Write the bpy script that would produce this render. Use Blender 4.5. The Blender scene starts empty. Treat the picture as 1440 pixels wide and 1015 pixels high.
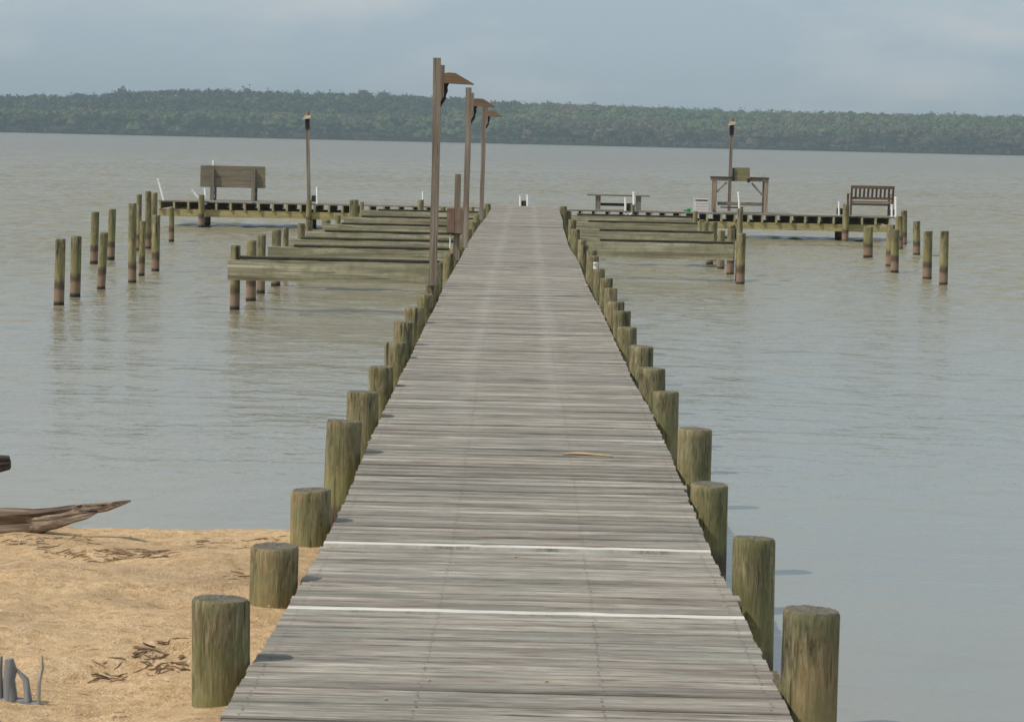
import bpy, math, random
import numpy as np
from mathutils import Vector, Matrix, Euler
random.seed(7); rng = np.random.default_rng(7)
R = math.radians
S = bpy.context.scene
COL = S.collection

# ------------------------------------------------------------------ camera survey
FPX, CX, CY = 4000.0, 720.0, 507.5
HC = 2.48; DECK = 0.68; VPX, VPY, ROLL = 741.0, 198.0, 0.0229
yc = Vector(((VPX-CX)/FPX, (CY-VPY)/FPX, -1)).normalized()
b_ = Vector(((VPX+1000-CX)/FPX, (CY-VPY-1000*ROLL)/FPX, -1)).normalized()
zc = b_.cross(yc).normalized()
if zc.y < 0: zc.negate()
xc = yc.cross(zc).normalized()
M = Matrix((xc, yc, zc))                 # camera space -> world
def ray(x, y): return M @ Vector(((x-CX)/FPX, (CY-y)/FPX, -1))
def at(x, y, Y):                         # world point at distance Y along the walkway
    r = ray(x, y); return Vector((0, 0, HC)) + r*(Y/r.y)
def onz(x, y, z=0.0):                    # world point on the level z
    r = ray(x, y); return Vector((0, 0, HC)) + r*((z-HC)/r.z)

# ------------------------------------------------------------------ object helpers
def tag(o, label=None, cat=None, group=None, kind=None):
    if label: o['label'] = label
    if cat: o['category'] = cat
    if group: o['group'] = group
    if kind: o['kind'] = kind
    return o
def empty(name, loc=(0, 0, 0), rz=0.0):
    o = bpy.data.objects.new(name, None); COL.objects.link(o)
    o.location = loc; o.rotation_euler = (0, 0, rz); o.empty_display_size = .1
    return o
class MB:
    def __init__(s): s.v = []; s.f = []; s.sm = []; s.c = []
    def add(s, vs, fs, smooth=False, col=0.5):
        n = len(s.v); s.v += [tuple(v) for v in vs]
        s.f += [tuple(i+n for i in f) for f in fs]
        s.sm += [smooth]*len(fs); s.c += [col]*len(fs)
    def box(s, c, d, mat=None, col=0.5, bev=0.0):
        x, y, z = d[0]/2, d[1]/2, d[2]/2
        if bev:
            b = bev
            vs = []
            for sz in (-1, 1):
                for (sx, sy) in ((-1,-1),(1,-1),(1,1),(-1,1)):
                    vs.append((sx*(x-b), sy*(y-b), sz*z))
            for sz in (-1, 1):
                for (sx, sy) in ((-1,-1),(1,-1),(1,1),(-1,1)):
                    vs.append((sx*(x-b), sy*y, sz*(z-b)))
            for sz in (-1, 1):
                for (sx, sy) in ((-1,-1),(1,-1),(1,1),(-1,1)):
                    vs.append((sx*x, sy*(y-b), sz*(z-b)))
            pts = [Vector(v) for v in vs]
            import bmesh
            bm = bmesh.new()
            for p in pts: bm.verts.new(p)
            r = bmesh.ops.convex_hull(bm, input=bm.verts)
            bm.verts.index_update()
            vv = [v.co.copy() for v in bm.verts]; ff = [[v.index for v in f.verts] for f in bm.faces]
            bm.free()
        else:
            vv = [Vector((sx*x, sy*y, sz*z)) for sz in (-1, 1) for sy in (-1, 1) for sx in (-1, 1)]
            ff = [(0,2,3,1),(4,5,7,6),(0,1,5,4),(2,6,7,3),(0,4,6,2),(1,3,7,5)]
        if mat is not None: vv = [mat @ v for v in vv]
        c = Vector(c)
        s.add([v+c for v in vv], ff, False, col)
    def bar(s, a, b, w, h, up=(0, 0, 1), col=0.5):
        a, b = Vector(a), Vector(b); d = b-a; L = d.length; d.normalize()
        u = Vector(up); sd = d.cross(u).normalized(); u = sd.cross(d)
        m = Matrix((d, sd, u)).transposed()
        s.box((a+b)/2, (L, w, h), m, col)
    def tube(s, pts, rad, seg=10, caps=True, col=0.5, wob=0.0, smooth=True):
        pts = [Vector(p) for p in pts]; n = len(pts)
        rads = rad if hasattr(rad, '__len__') else [rad]*n
        vs = []
        prev = None
        for i, p in enumerate(pts):
            d = (pts[min(i+1, n-1)]-pts[max(i-1, 0)]).normalized()
            if prev is None:
                u = d.orthogonal().normalized()
            else:
                u = (prev - d*prev.dot(d)).normalized()
            prev = u; w = d.cross(u)
            for k in range(seg):
                a = 2*math.pi*k/seg
                r = rads[i]*(1+wob*random.uniform(-1, 1))
                vs.append(p + u*math.cos(a)*r + w*math.sin(a)*r)
        fs = [(i*seg+k, i*seg+(k+1) % seg, (i+1)*seg+(k+1) % seg, (i+1)*seg+k) for i in range(n-1) for k in range(seg)]
        s.add(vs, fs, smooth, col)
        if caps:
            s.add(vs[:seg], [tuple(reversed(range(seg)))], False, col)
            s.add(vs[-seg:], [tuple(range(seg))], False, col)
    def build(s, name, mat, parent=None, loc=None, rot=None):
        me = bpy.data.meshes.new(name)
        me.from_pydata([tuple(v) for v in s.v], [], s.f)
        me.polygons.foreach_set('use_smooth', s.sm)
        a = me.attributes.new('tint', 'FLOAT', 'FACE'); a.data.foreach_set('value', s.c)
        me.materials.append(mat); me.update()
        o = bpy.data.objects.new(name, me); COL.objects.link(o)
        if loc is not None: o.location = loc
        if rot is not None: o.rotation_euler = rot
        if parent is not None: o.parent = parent
        return o

# ------------------------------------------------------------------ material helpers
class NT:
    def __init__(s, name):
        s.m = bpy.data.materials.new(name); s.m.use_nodes = True
        s.t = s.m.node_tree; s.t.nodes.clear()
        s.out = s.n('ShaderNodeOutputMaterial')
    def n(s, typ, ins=None, **kw):
        nd = s.t.nodes.new(typ)
        for k, v in kw.items(): setattr(nd, k, v)
        for k, v in (ins or {}).items(): s.set(nd.inputs[k], v)
        return nd
    def set(s, inp, v):
        if isinstance(v, bpy.types.NodeSocket): s.t.links.new(v, inp)
        elif isinstance(v, tuple) and len(v) == 3 and inp.type == 'RGBA': inp.default_value = (*v, 1)
        else: inp.default_value = v
    def noise(s, vec, scale=1, detail=4, rough=.55, dist=0):
        return s.n('ShaderNodeTexNoise', {'Vector': vec, 'Scale': scale, 'Detail': detail, 'Roughness': rough, 'Distortion': dist}).outputs[0]
    def mapg(s, vec, sc=(1, 1, 1), loc=(0, 0, 0), rot=(0, 0, 0)):
        return s.n('ShaderNodeMapping', {'Vector': vec, 'Scale': sc, 'Location': loc, 'Rotation': rot}).outputs[0]
    def ramp(s, fac, pts, interp='LINEAR'):
        r = s.n('ShaderNodeValToRGB', {'Fac': fac}); cr = r.color_ramp; cr.interpolation = interp
        while len(cr.elements) < len(pts): cr.elements.new(.5)
        for e, (p, c) in zip(cr.elements, pts):
            e.position = p; e.color = (*c, 1) if isinstance(c, tuple) else (c, c, c, 1)
        return r.outputs[0]
    def mix(s, f, a, b, bt='MIX'):
        m = s.n('ShaderNodeMix', data_type='RGBA', blend_type=bt)
        s.set(m.inputs[0], f); s.set(m.inputs[6], a); s.set(m.inputs[7], b)
        return m.outputs[2]
    def math(s, op, a, b=0.0, clamp=False):
        m = s.n('ShaderNodeMath', operation=op, use_clamp=clamp)
        s.set(m.inputs[0], a); s.set(m.inputs[1], b); return m.outputs[0]
    def rng(s, v, a, b, c=0.0, d=1.0):
        return s.n('ShaderNodeMapRange', {0: v, 1: a, 2: b, 3: c, 4: d}).outputs[0]
    def bump(s, h, st=.5, dist=.01, normal=None):
        i = {'Height': h, 'Strength': st, 'Distance': dist}
        if normal is not None: i['Normal'] = normal
        return s.n('ShaderNodeBump', i).outputs[0]
    def bsdf(s, col, rough=.8, nrm=None, **kw):
        i = {'Base Color': col, 'Roughness': rough}
        i.update({k.replace('_', ' '): v for k, v in kw.items()})
        if nrm is not None: i['Normal'] = nrm
        p = s.n('ShaderNodeBsdfPrincipled', i)
        s.t.links.new(p.outputs[0], s.out.inputs[0]); return s.m
    def objco(s, off=True):
        o = s.n('ShaderNodeTexCoord').outputs['Object']
        if not off: return o
        r = s.n('ShaderNodeObjectInfo').outputs['Random']
        sc = s.math('MULTIPLY', r, 37.0)
        return s.n('ShaderNodeVectorMath', {0: o, 1: sc}, operation='ADD').outputs[0]

def plain(name, col, rough=.6, var=.15):
    t = NT(name); co = t.objco()
    nz = t.noise(co, 14, 4)
    d = tuple(c*(1-var*1.6) for c in col)
    return t.bsdf(t.mix(nz, d, tuple(min(1, c*(1+var)) for c in col)), rough, t.bump(nz, .3, .003))

def wood(name, dark, mid, light, axis='X', moss=None, mossamt=.5, grain=1.0, crack=.6, rough=.85):
    """weathered wood whose grain runs along the object's own axis"""
    t = NT(name); co = t.objco()
    s_ = {'X': (.9, 26, 26), 'Y': (26, .9, 26), 'Z': (26, 26, .9)}[axis]
    l_ = {'X': (.35, 4, 4), 'Y': (4, .35, 4), 'Z': (4, 4, .35)}[axis]
    g = t.noise(t.mapg(co, tuple(a*grain for a in s_)), 1.6, 6, .65, .4)
    big = t.noise(t.mapg(co, l_), 1.6, 4, .6, .3)
    f = t.math('ADD', t.math('MULTIPLY', g, .6), t.math('MULTIPLY', big, .4))
    c = t.ramp(f, [(.33, dark), (.5, mid), (.68, light)])
    c2 = {'X': (.5, 14, 14), 'Y': (14, .5, 14), 'Z': (14, 14, .5)}[axis]
    ck = t.rng(t.noise(t.mapg(co, c2, (3, 7, 1)), 2.2, 3, .5, .2), .64, .69)
    c = t.mix(t.math('MULTIPLY', ck, crack), c, tuple(x*.35 for x in dark))
    if moss:
        mn = t.noise(co, 5.0, 5, .7)
        c = t.mix(t.math('MULTIPLY', t.rng(mn, .46, .62), mossamt), c, moss)
    h = t.math('SUBTRACT', g, t.math('MULTIPLY', ck, .8))
    return t.bsdf(c, rough, t.bump(h, .55, .006))

def piling_mat():
    t = NT('piling_wood'); co = t.objco()
    rnd = t.n('ShaderNodeObjectInfo').outputs['Random']
    pos = t.n('ShaderNodeNewGeometry')
    z = t.n('ShaderNodeSeparateXYZ', {0: pos.outputs['Position']}).outputs[2]
    nz = t.n('ShaderNodeSeparateXYZ', {0: pos.outputs['Normal']}).outputs[2]
    # swirling grain of a peeled round log: stretched and distorted
    g = t.noise(t.mapg(co, (30, 30, 3.6)), 1.5, 7, .72, 1.6)
    big = t.noise(t.mapg(co, (7, 7, 1.4)), 1.2, 5, .65, .8)
    f = t.math('ADD', t.math('MULTIPLY', g, .55), t.math('MULTIPLY', big, .45))
    c = t.ramp(f, [(.40, (.034, .026, .014)), (.465, (.15, .122, .060)), (.54, (.275, .232, .125)), (.62, (.46, .395, .245))])
    warm = t.mix(.5, c, (.30, .185, .08))
    c = t.mix(t.math('MULTIPLY', t.rng(rnd, .35, 1.0), t.rng(big, .45, .65)), c, warm)
    mn = t.noise(co, 6, 5, .7)
    c = t.mix(t.math('MULTIPLY', t.rng(mn, .47, .66), .75), c, t.mix(rnd, (.14, .155, .05), (.17, .185, .095)))
    lich = t.rng(t.noise(co, 13, 4, .6), .68, .74)
    c = t.mix(t.math('MULTIPLY', lich, .5), c, (.25, .27, .19))
    ck = t.rng(t.noise(t.mapg(co, (17, 17, .8), (5, 2, 9)), 1.4, 2, .5, .3), .655, .685)
    c = t.mix(t.math('MULTIPLY', ck, .85), c, (.018, .014, .009))
    kv = t.n('ShaderNodeTexVoronoi', {'Vector': t.mapg(co, (5.5, 5.5, 3.0)), 'Scale': 1.0}).outputs['Distance']
    c = t.mix(t.rng(kv, .15, .10, 0, .7), c, (.16, .10, .05)); c = t.mix(t.rng(kv, .085, .05, 0, .85), c, (.03, .02, .012))
    # tide stains, real bands on the timber
    wob = t.math('MULTIPLY', t.math('SUBTRACT', t.noise(co, 9, 3), .5), .14)
    zz = t.math('ADD', z, wob)
    yel = t.math('MULTIPLY', t.rng(zz, .25, .38), t.rng(zz, .75, .45))
    c = t.mix(t.math('MULTIPLY', yel, .45), c, (.32, .30, .11))
    c = t.mix(t.rng(zz, .37, .30), c, (.115, .08, .048))
    c = t.mix(t.rng(zz, .25, .19), c, t.mix(g, (.20, .13, .085), (.36, .25, .17)))
    c = t.mix(t.rng(z, .07, .03), c, (.03, .024, .016))
    # end grain
    er = t.noise(co, 40, 4, .7)
    ew = t.n('ShaderNodeTexWave', {'Vector': co, 'Scale': 14.0, 'Distortion': 3.0, 'Detail': 2.0}, wave_type='RINGS', rings_direction='Z').outputs['Fac']
    ec = t.mix(t.math('ADD', t.math('MULTIPLY', er, .6), t.math('MULTIPLY', ew, .25)), (.06, .05, .035), (.27, .24, .17))
    c = t.mix(t.rng(nz, .6, .9), c, ec)
    h = t.math('SUBTRACT', f, t.math('MULTIPLY', ck, .7))
    return t.bsdf(c, .85, t.bump(h, .9, .02))

def deck_mat():
    t = NT('weathered_decking'); pos = t.n('ShaderNodeNewGeometry').outputs['Position']
    tint = t.n('ShaderNodeAttribute', attribute_name='tint').outputs['Fac']
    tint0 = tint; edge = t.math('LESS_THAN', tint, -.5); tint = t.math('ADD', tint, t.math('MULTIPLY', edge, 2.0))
    off = t.n('ShaderNodeCombineXYZ', {0: t.math('MULTIPLY', tint, 91.0), 1: 0.0, 2: 0.0}).outputs[0]
    co = t.n('ShaderNodeVectorMath', {0: pos, 1: off}, operation='ADD').outputs[0]
    g = t.noise(t.mapg(co, (2.4, 30, 30)), 1.5, 6, .75, .35)
    big = t.noise(t.mapg(co, (1.1, 8, 8)), 1.3, 5, .65, .3)
    f = t.math('ADD', t.math('MULTIPLY', g, .6), t.math('MULTIPLY', big, .4))
    c = t.ramp(f, [(.37, (.065, .053, .040)), (.45, (.19, .162, .130)), (.54, (.315, .280, .232)), (.64, (.52, .48, .415))])
    br = t.rng(tint, 0, 1, .70, 1.34)
    c = t.mix(1.0, c, t.n('ShaderNodeCombineColor', {0: br, 1: br, 2: br}).outputs[0], 'MULTIPLY')
    # green-grey algae cast and pinkish dry wood cast, in patches along the boards
    a = t.noise(t.mapg(co, (.9, 3.5, 1), (4, 1, 0)), 1.1, 4, .6)
    c = t.mix(t.rng(a, .49, .66, 0, .5), c, (.19, .205, .175))
    c = t.mix(t.rng(a, .50, .34, 0, .38), c, (.27, .215, .175))
    st = t.rng(t.noise(t.mapg(co, (2.2, 34, 1), (9, 1, 0)), 1.6, 4, .55), .60, .68)
    c = t.mix(t.math('MULTIPLY', st, .75), c, (.035, .03, .022))
    kn = t.n('ShaderNodeTexVoronoi', {'Vector': t.mapg(co, (1.3, 6.3, 0.0)), 'Scale': 1.0, 'Randomness': 1.0}).outputs['Distance']
    c = t.mix(t.rng(kn, .07, .03, 0, .7), c, (.06, .045, .03))
    # pale worn lines where the boards are nailed to the stringers
    x = t.n('ShaderNodeSeparateXYZ', {0: pos}).outputs[0]
    xw = t.math('ADD', x, t.math('MULTIPLY', t.math('SUBTRACT', t.noise(t.mapg(pos, (0, .2, 0)), 1, 2), .5), .16))
    for x0 in (-.41, .23):
        d = t.math('ABSOLUTE', t.math('SUBTRACT', xw, x0))
        k = t.math('MULTIPLY', t.math('MULTIPLY', t.rng(d, .11, .0), t.rng(t.n('ShaderNodeSeparateXYZ', {0: pos}).outputs[1], 13, 26)), t.rng(t.noise(t.mapg(co, (3, 9, 1)), 1.5, 4, .7), .35, .65, .05, .34))
        c = t.mix(k, c, (.46, .44, .39))
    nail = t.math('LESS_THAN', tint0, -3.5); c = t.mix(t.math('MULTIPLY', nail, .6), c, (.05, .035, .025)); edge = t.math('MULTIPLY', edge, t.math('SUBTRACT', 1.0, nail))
    c = t.mix(t.math('MULTIPLY', edge, t.rng(big, .35, .6, .2, .6)), c, (.05, .042, .032))  # dark edges: shadow lines between boards painted in, along with edge dirt
    return t.bsdf(c, .78, t.bump(f, .6, .008))

def white_strip_mat():
    t = NT('pale_strip'); pos = t.n('ShaderNodeNewGeometry').outputs['Position']
    g = t.noise(t.mapg(pos, (2.2, 60, 1)), 2, 5, .7)
    return t.bsdf(t.ramp(g, [(.36, (.30, .27, .22)), (.46, (.60, .55, .48)), (.66, (.78, .74, .66))]), .7, t.bump(g, .3, .003))

def water_mat():
    t = NT('river_water'); pos = t.n('ShaderNodeNewGeometry').outputs['Position']
    y = t.n('ShaderNodeSeparateXYZ', {0: pos}).outputs[1]
    far = t.rng(y, 20, 75)
    patch = t.noise(t.mapg(pos, (.012, .035, 1)), 1, 4, .6)
    patch2 = t.noise(t.mapg(pos, (.10, .32, 1)), 1, 4, .6)
    w1 = t.noise(t.mapg(pos, (1.6, 1.9, 1), rot=(0, 0, R(24))), 1.0, 4, .6, .4)
    w2 = t.noise(t.mapg(pos, (5.5, 2.2, 1), rot=(0, 0, R(-12))), 1.0, 4, .65, .5)
    w3 = t.noise(t.mapg(pos, (.35, .30, 1), rot=(0, 0, R(14))), 1.0, 2, .5, .2)
    w4 = t.noise(t.mapg(pos, (.16, .045, 1), rot=(0, 0, R(5))), 1.0, 4, .65, .4)
    h = t.math('ADD', t.math('MULTIPLY', w1, .09), t.math('MULTIPLY', w2, .05))
    h = t.math('ADD', h, t.math('MULTIPLY', w3, .25))
    h = t.math('ADD', h, t.math('MULTIPLY', t.math('MULTIPLY', w4, t.rng(y, 60, 300)), 1.2))
    amp = t.math('MULTIPLY', t.rng(y, 16, 62, .10, 1.15), t.rng(t.math('ADD', t.math('MULTIPLY', patch, .6), t.math('MULTIPLY', patch2, .4)), .35, .65, .5, 1.3))
    h = t.math('MULTIPLY', h, amp)
    n = t.bump(h, 1.0, 1.0)
    xx = t.n('ShaderNodeSeparateXYZ', {0: pos}).outputs[0]
    silt = t.mix(t.rng(y, 16, 50), t.mix(t.rng(xx, 2.0, -3.0), t.mix(patch2, (.205, .205, .175), (.24, .238, .20)), t.mix(patch2, (.225, .202, .145), (.265, .24, .175))), t.mix(t.rng(y, 60, 400), t.mix(patch2, (.205, .180, .108), (.240, .212, .132)), t.mix(patch, (.150, .124, .074), (.195, .162, .102))))
    return t.bsdf(silt, t.rng(y, 14, 90, .06, .16), n, IOR=1.33, Specular_IOR_Level=t.rng(t.math('ADD', y, t.math('MULTIPLY', t.rng(xx, 3, -4), 14.0)), 20, 70, .5, .15))

def sand_mat():
    t = NT('beach_sand'); pos = t.n('ShaderNodeNewGeometry').outputs['Position']
    a = t.noise(pos, 1.3, 5, .6); b = t.noise(pos, 16, 6, .75); g = t.noise(pos, 120, 3, .7)
    c = t.ramp(t.math('ADD', t.math('MULTIPLY', b, .55), t.math('MULTIPLY', g, .45)), [(.36, (.36, .205, .085)), (.5, (.66, .44, .23)), (.66, (.90, .67, .41))])
    dark_tan = t.rng(t.noise(t.mapg(pos, (.8, 1.5, 1), (3.1, 1.7, 0)), 1.0, 4, .55), .47, .60)  # broad noise patches of darker tan sand
    c = t.mix(t.math('MULTIPLY', dark_tan, .6), c, (.36, .235, .13))
    z = t.n('ShaderNodeSeparateXYZ', {0: pos}).outputs[2]
    c = t.mix(t.rng(z, .25, .05), c, (.20, .14, .085))
    sh = t.n('ShaderNodeTexVoronoi', {'Vector': pos, 'Scale': 38.0}).outputs['Distance']
    shm = t.math('MULTIPLY', t.rng(sh, .22, .15), t.rng(t.noise(pos, 3, 3), .42, .60))
    c = t.mix(t.math('MULTIPLY', shm, .8), c, (.78, .70, .56))
    dk = t.n('ShaderNodeTexVoronoi', {'Vector': t.mapg(pos, (1, 1, 1), (5, 5, 0)), 'Scale': 17.0}).outputs['Distance']
    c = t.mix(t.math('MULTIPLY', t.rng(dk, .12, .07), .6), c, (.10, .065, .04))
    h = t.math('ADD', t.math('MULTIPLY', b, .8), t.math('MULTIPLY', g, .25))
    return t.bsdf(c, .95, t.bump(h, 1.0, .04))

def leaf_mat():
    t = NT('distant_foliage'); c = t.n('ShaderNodeAttribute', attribute_name='leafcol').outputs['Color']
    return t.bsdf(c, .9)
def ground_mat(name, a, b, sc=.3):
    t = NT(name); pos = t.n('ShaderNodeNewGeometry').outputs['Position']
    n = t.noise(pos, sc, 5, .6); return t.bsdf(t.mix(n, a, b), .95, t.bump(n, .4, .1))

PIL = piling_mat(); DK = deck_mat(); STRIP = white_strip_mat(); WAT = water_mat(); SAND = sand_mat()
GREY = wood('grey_timber', (.085, .075, .060), (.19, .17, .135), (.31, .28, .23))
FRAMEW = wood('pale_frame_timber', (.14, .11, .075), (.30, .24, .17), (.46, .39, .29), 'Z')
GREYZ = wood('grey_timber_upright', (.085, .072, .055), (.18, .155, .12), (.29, .255, .20), 'Z')
BEAM = wood('mossy_beam_timber', (.12, .10, .06), (.35, .315, .205), (.72, .67, .50), 'X', (.18, .18, .08), .45, grain=.5)
CAP = wood('dark_mossy_cap', (.012, .010, .006), (.03, .026, .014), (.06, .052, .026), 'X', (.085, .08, .02), .5)
JOIST = wood('joist_timber', (.22, .19, .10), (.42, .38, .22), (.60, .55, .36), 'Y', (.22, .23, .08), .4)
RIM = wood('girder_timber', (.22, .17, .07), (.44, .36, .16), (.60, .51, .27), 'X', (.24, .23, .08), .35)
POST = wood('lamp_post_timber', (.075, .056, .042), (.23, .18, .135), (.44, .38, .30), 'Z', grain=.6)
HOOD = wood('hood_timber', (.11, .065, .035), (.21, .13, .07), (.29, .19, .11), 'X', crack=.3)
HOODPALE = wood('pale_hood_timber', (.38, .30, .20), (.52, .43, .31), (.60, .52, .40), 'X', crack=.2)
DARKW = wood('dark_bracket_timber', (.018, .013, .010), (.035, .026, .02), (.06, .045, .035), 'Z')
BOXW = wood('reddish_box_timber', (.12, .08, .055), (.22, .155, .11), (.31, .25, .19), 'Z', (.17, .06, .03), .5)
BENCHG = wood('bench_board_timber', (.10, .08, .055), (.215, .18, .125), (.31, .265, .19), 'X', (.16, .15, .075), .4)
BENCHR = wood('brown_bench_timber', (.075, .048, .030), (.15, .098, .062), (.23, .155, .10), 'X', crack=.3)
BENCHL = wood('lit_bench_rail', (.24, .16, .10), (.34, .24, .155), (.42, .31, .21), 'X', crack=.2)  # paler copy of the brown bench timber, sunlight on the rail painted in
MOSSB = wood('mossy_board', (.13, .115, .06), (.24, .20, .11), (.31, .27, .17), 'X', (.17, .19, .05), .8)
DRIFT = wood('driftwood', (.03, .018, .012), (.14, .095, .062), (.42, .33, .24), 'X', crack=.9)
DRIFTG = wood('grey_driftwood', (.085, .09, .095), (.22, .225, .23), (.42, .42, .40), 'Z')
TWIG = wood('tan_twig', (.28, .19, .10), (.46, .33, .18), (.6, .46, .28), 'X', crack=.1)
DEBRIS = plain('dark_debris', (.20, .12, .065), .9, .4)
PVC = plain('white_pvc', (.90, .90, .88), .4, .06)
CRATE = plain('pinkish_white_plastic', (.70, .64, .60), .5, .08)
BLACK = plain('black_plastic', (.02, .02, .022), .5)
GREEN = plain('green_rope', (.03, .36, .10), .6, .3)
METAL = plain('rusty_metal', (.16, .10, .07), .6)
LEAF = leaf_mat()

# ------------------------------------------------------------------ walkway profile
PROF = [(-8, .0, .0), (6, .0, -.012), (9, .0, -.012), (11, -.030, .0), (12.6, -.062, -.002), (14.5, -.055, .0), (17, -.008, -.01), (19, .0, -.015),
        (22, -.015, -.035), (29, .004, -.05), (36, -.004, -.085), (42, .004, -.075), (50, -.028, -.11), (58, -.02, -.09), (68, .0, -.02), (76, .012, .0), (90, .012, .0)]
def prof(y):
    for (a, b) in zip(PROF, PROF[1:]):
        if y <= b[0]:
            t = (y-a[0])/(b[0]-a[0]); t = max(0, t); t = t*t*(3-2*t)
            return a[1]+(b[1]-a[1])*t, a[2]+(b[2]-a[2])*t
    return PROF[-1][1:]
HW = .89
END = 76.0
dock = empty('dock_walkway', (0, 0, 0))
tag(dock, 'long grey plank walkway running straight out over the water between rows of round pilings', 'dock')
mb = MB(); y = -5.0; k = 0
strips = [onz(723, 767.5, DECK-.06).y, onz(723, 859.5, DECK-.028).y]
while y < END:
    w = random.choice((.120, .122, .124)); gap = random.uniform(.005, .010) if random.random() < .85 else random.uniform(.012, .020)
    dz, dx = prof(y)
    l = -HW+dx-random.uniform(-.005, .006); r = HW+dx+random.uniform(-.005, .006)
    if random.random() < .04: r += .014
    zt = DECK+dz+random.uniform(-.003, .003); th = .036
    sk = random.uniform(-.006, .006)
    if any(abs(y+w/2-s) < .100 for s in strips): y += .02; continue
    # board in 8 spans so that it cups and wanders a little
    n = 8; vs = []
    a0 = random.uniform(0, 6); cup = random.uniform(-.0025, .0025)
    for i in range(n+1):
        t = i/n; x = l+(r-l)*t; yy = y+sk*(t-.5); zz = zt+.0015*math.sin(a0+t*5)
        e = .001*math.sin(a0*2+9*t)
        vs += [(x, yy+e, zz-.005), (x, yy+.010+e, zz), (x, yy+w/2, zz+cup), (x, yy+w-.010, zz), (x, yy+w, zz-.005), (x, yy+w, zz-th), (x, yy, zz-th)]
    m_ = 7; fs = [(i*m_+j, (i+1)*m_+j, (i+1)*m_+(j+1) % m_, i*m_+(j+1) % m_) for i in range(n) for j in range(m_)]
    fs += [tuple(range(m_)), tuple(n*m_+j for j in reversed(range(m_)))]
    if y < 45:
        for xn in (-.84, -.3, .3, .84):
            for q in (.028, w-.028):
                cx_, cy_ = xn+dx+random.uniform(-.006, .006), y+q; rr_ = random.uniform(.0035, .0055)
                mb.add([(cx_+rr_*math.cos(k_*.785), cy_+rr_*math.sin(k_*.785), zt+.004) for k_ in range(8)], [tuple(range(8))], False, -4.0)
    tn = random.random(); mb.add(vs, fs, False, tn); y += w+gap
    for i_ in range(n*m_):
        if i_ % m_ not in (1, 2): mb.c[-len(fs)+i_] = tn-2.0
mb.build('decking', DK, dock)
for s in strips:
    dz, dx = prof(s); m = MB()
    vs = []; n = 24
    for i in range(n+1):
        x = dx-HW+2*HW*i/n; a = .036+random.uniform(-.004, .002); b = .036+random.uniform(-.004, .002); q = random.uniform(-.001, .001)
        vs += [(x, s-a, DECK+dz-.001+q), (x, s+b, DECK+dz-.001+q), (x, s+b, DECK+dz-.03), (x, s-a, DECK+dz-.03)]
    m.add(vs, [(i*4+j, i*4+4+j, i*4+4+(j+1) % 4, i*4+(j+1) % 4) for i in range(n) for j in range(4)]+[(0, 1, 2, 3), tuple(n*4+3-j for j in range(4))])
    tag(m.build('pale_strip', STRIP, dock), 'narrow whitish board laid across the grey planks')
for sgn in (-1, 1):                       # stringers
    for off in (HW-.05, .3):
        vs = []; ys = np.linspace(-5, END, 82)
        for yy in ys:
            dz, dx = prof(yy); x = sgn*off+dx; t_ = DECK+dz-.042
            vs += [(x-.02, yy, t_), (x+.02, yy, t_), (x+.02, yy, t_-.235), (x-.02, yy, t_-.235)]
        fs = [(i*4+j, i*4+(j+1) % 4, i*4+4+(j+1) % 4, i*4+4+j) for i in range(len(ys)-1) for j in range(4)]
        fs += [(0, 3, 2, 1), tuple(len(vs)-4+j for j in range(4))]
        m = MB(); m.add(vs, fs); m.build('stringer', BEAM, dock)

# ------------------------------------------------------------------ pilings
def piling_mesh(rad, z0, z1, lean=(0, 0), split=0.0, seg=36):
    """local origin at base z=0 (water / ground level); verts from z0 to z1"""
    m = MB(); ph = [random.uniform(0, 6.28) for _ in range(6)]
    cracks = [(random.uniform(0, 6.28), random.uniform(.25, 1.0), random.uniform(.05, .11)) for _ in range(random.choice((2, 3, 4)))]
    if split: cracks += [(random.uniform(3.5, 6.0), 1.6, split), (random.uniform(3.8, 5.6), 1.3, split*.8), (5.4, 1.0, split)]
    tx, ty = random.uniform(-.05, .05), random.uniform(-.05, .05)
    H = z1-z0; zs = [z0, z0+.25*H, z0+.5*H, z0+.7*H, z1-.16, z1-.09, z1-.04, z1-.012, z1]
    zs = sorted(zs)
    vs = []
    def rad_at(a, z, top):
        r = rad*(1+.022*math.cos(2*a+ph[0])+.014*math.cos(3*a+ph[1]+z*2)+.01*math.cos(5*a+ph[2]-z*3))
        r *= 1+.03*(z1-z)/max(.5, H)
        for (ca, ln, dp) in cracks:
            d = abs((a-ca+math.pi) % (2*math.pi)-math.pi)
            if d < .13: r *= 1-dp*(1-d/.13)*max(0, 1-(z1-z)/(ln*.5))
        return r
    for i, z in enumerate(zs):
        for k in range(seg):
            a = 2*math.pi*k/seg
            r = rad_at(a, z, i)
            if i == len(zs)-1: r *= .93+random.uniform(-.01, .01)
            x, y = r*math.cos(a), r*math.sin(a)
            zz = z+((tx*x+ty*y)+random.uniform(-.0015, .0015) if i >= len(zs)-2 else 0)
            vs.append((x+lean[0]*(z-0), y+lean[1]*(z-0), zz))
    fs = [(i*seg+k, i*seg+(k+1) % seg, (i+1)*seg+(k+1) % seg, (i+1)*seg+k) for i in range(len(zs)-1) for k in range(seg)]
    m.add(vs, fs, True)
    # top: inner ring then centre
    n0 = vs[-seg:]; c = Vector((0, 0, 0))
    for v in n0: c += Vector(v)
    c /= seg; inner = [tuple(Vector(v)*.55+c*.45+Vector((0, 0, random.uniform(-.005, .002)))) for v in n0]
    tv = list(n0)+inner+[tuple(c-Vector((0, 0, .004)))]
    tf = [(k, (k+1) % seg, seg+(k+1) % seg, seg+k) for k in range(seg)]+[(seg+k, seg+(k+1) % seg, 2*seg) for k in range(seg)]
    m.add(tv, tf, False)
    return m
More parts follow.
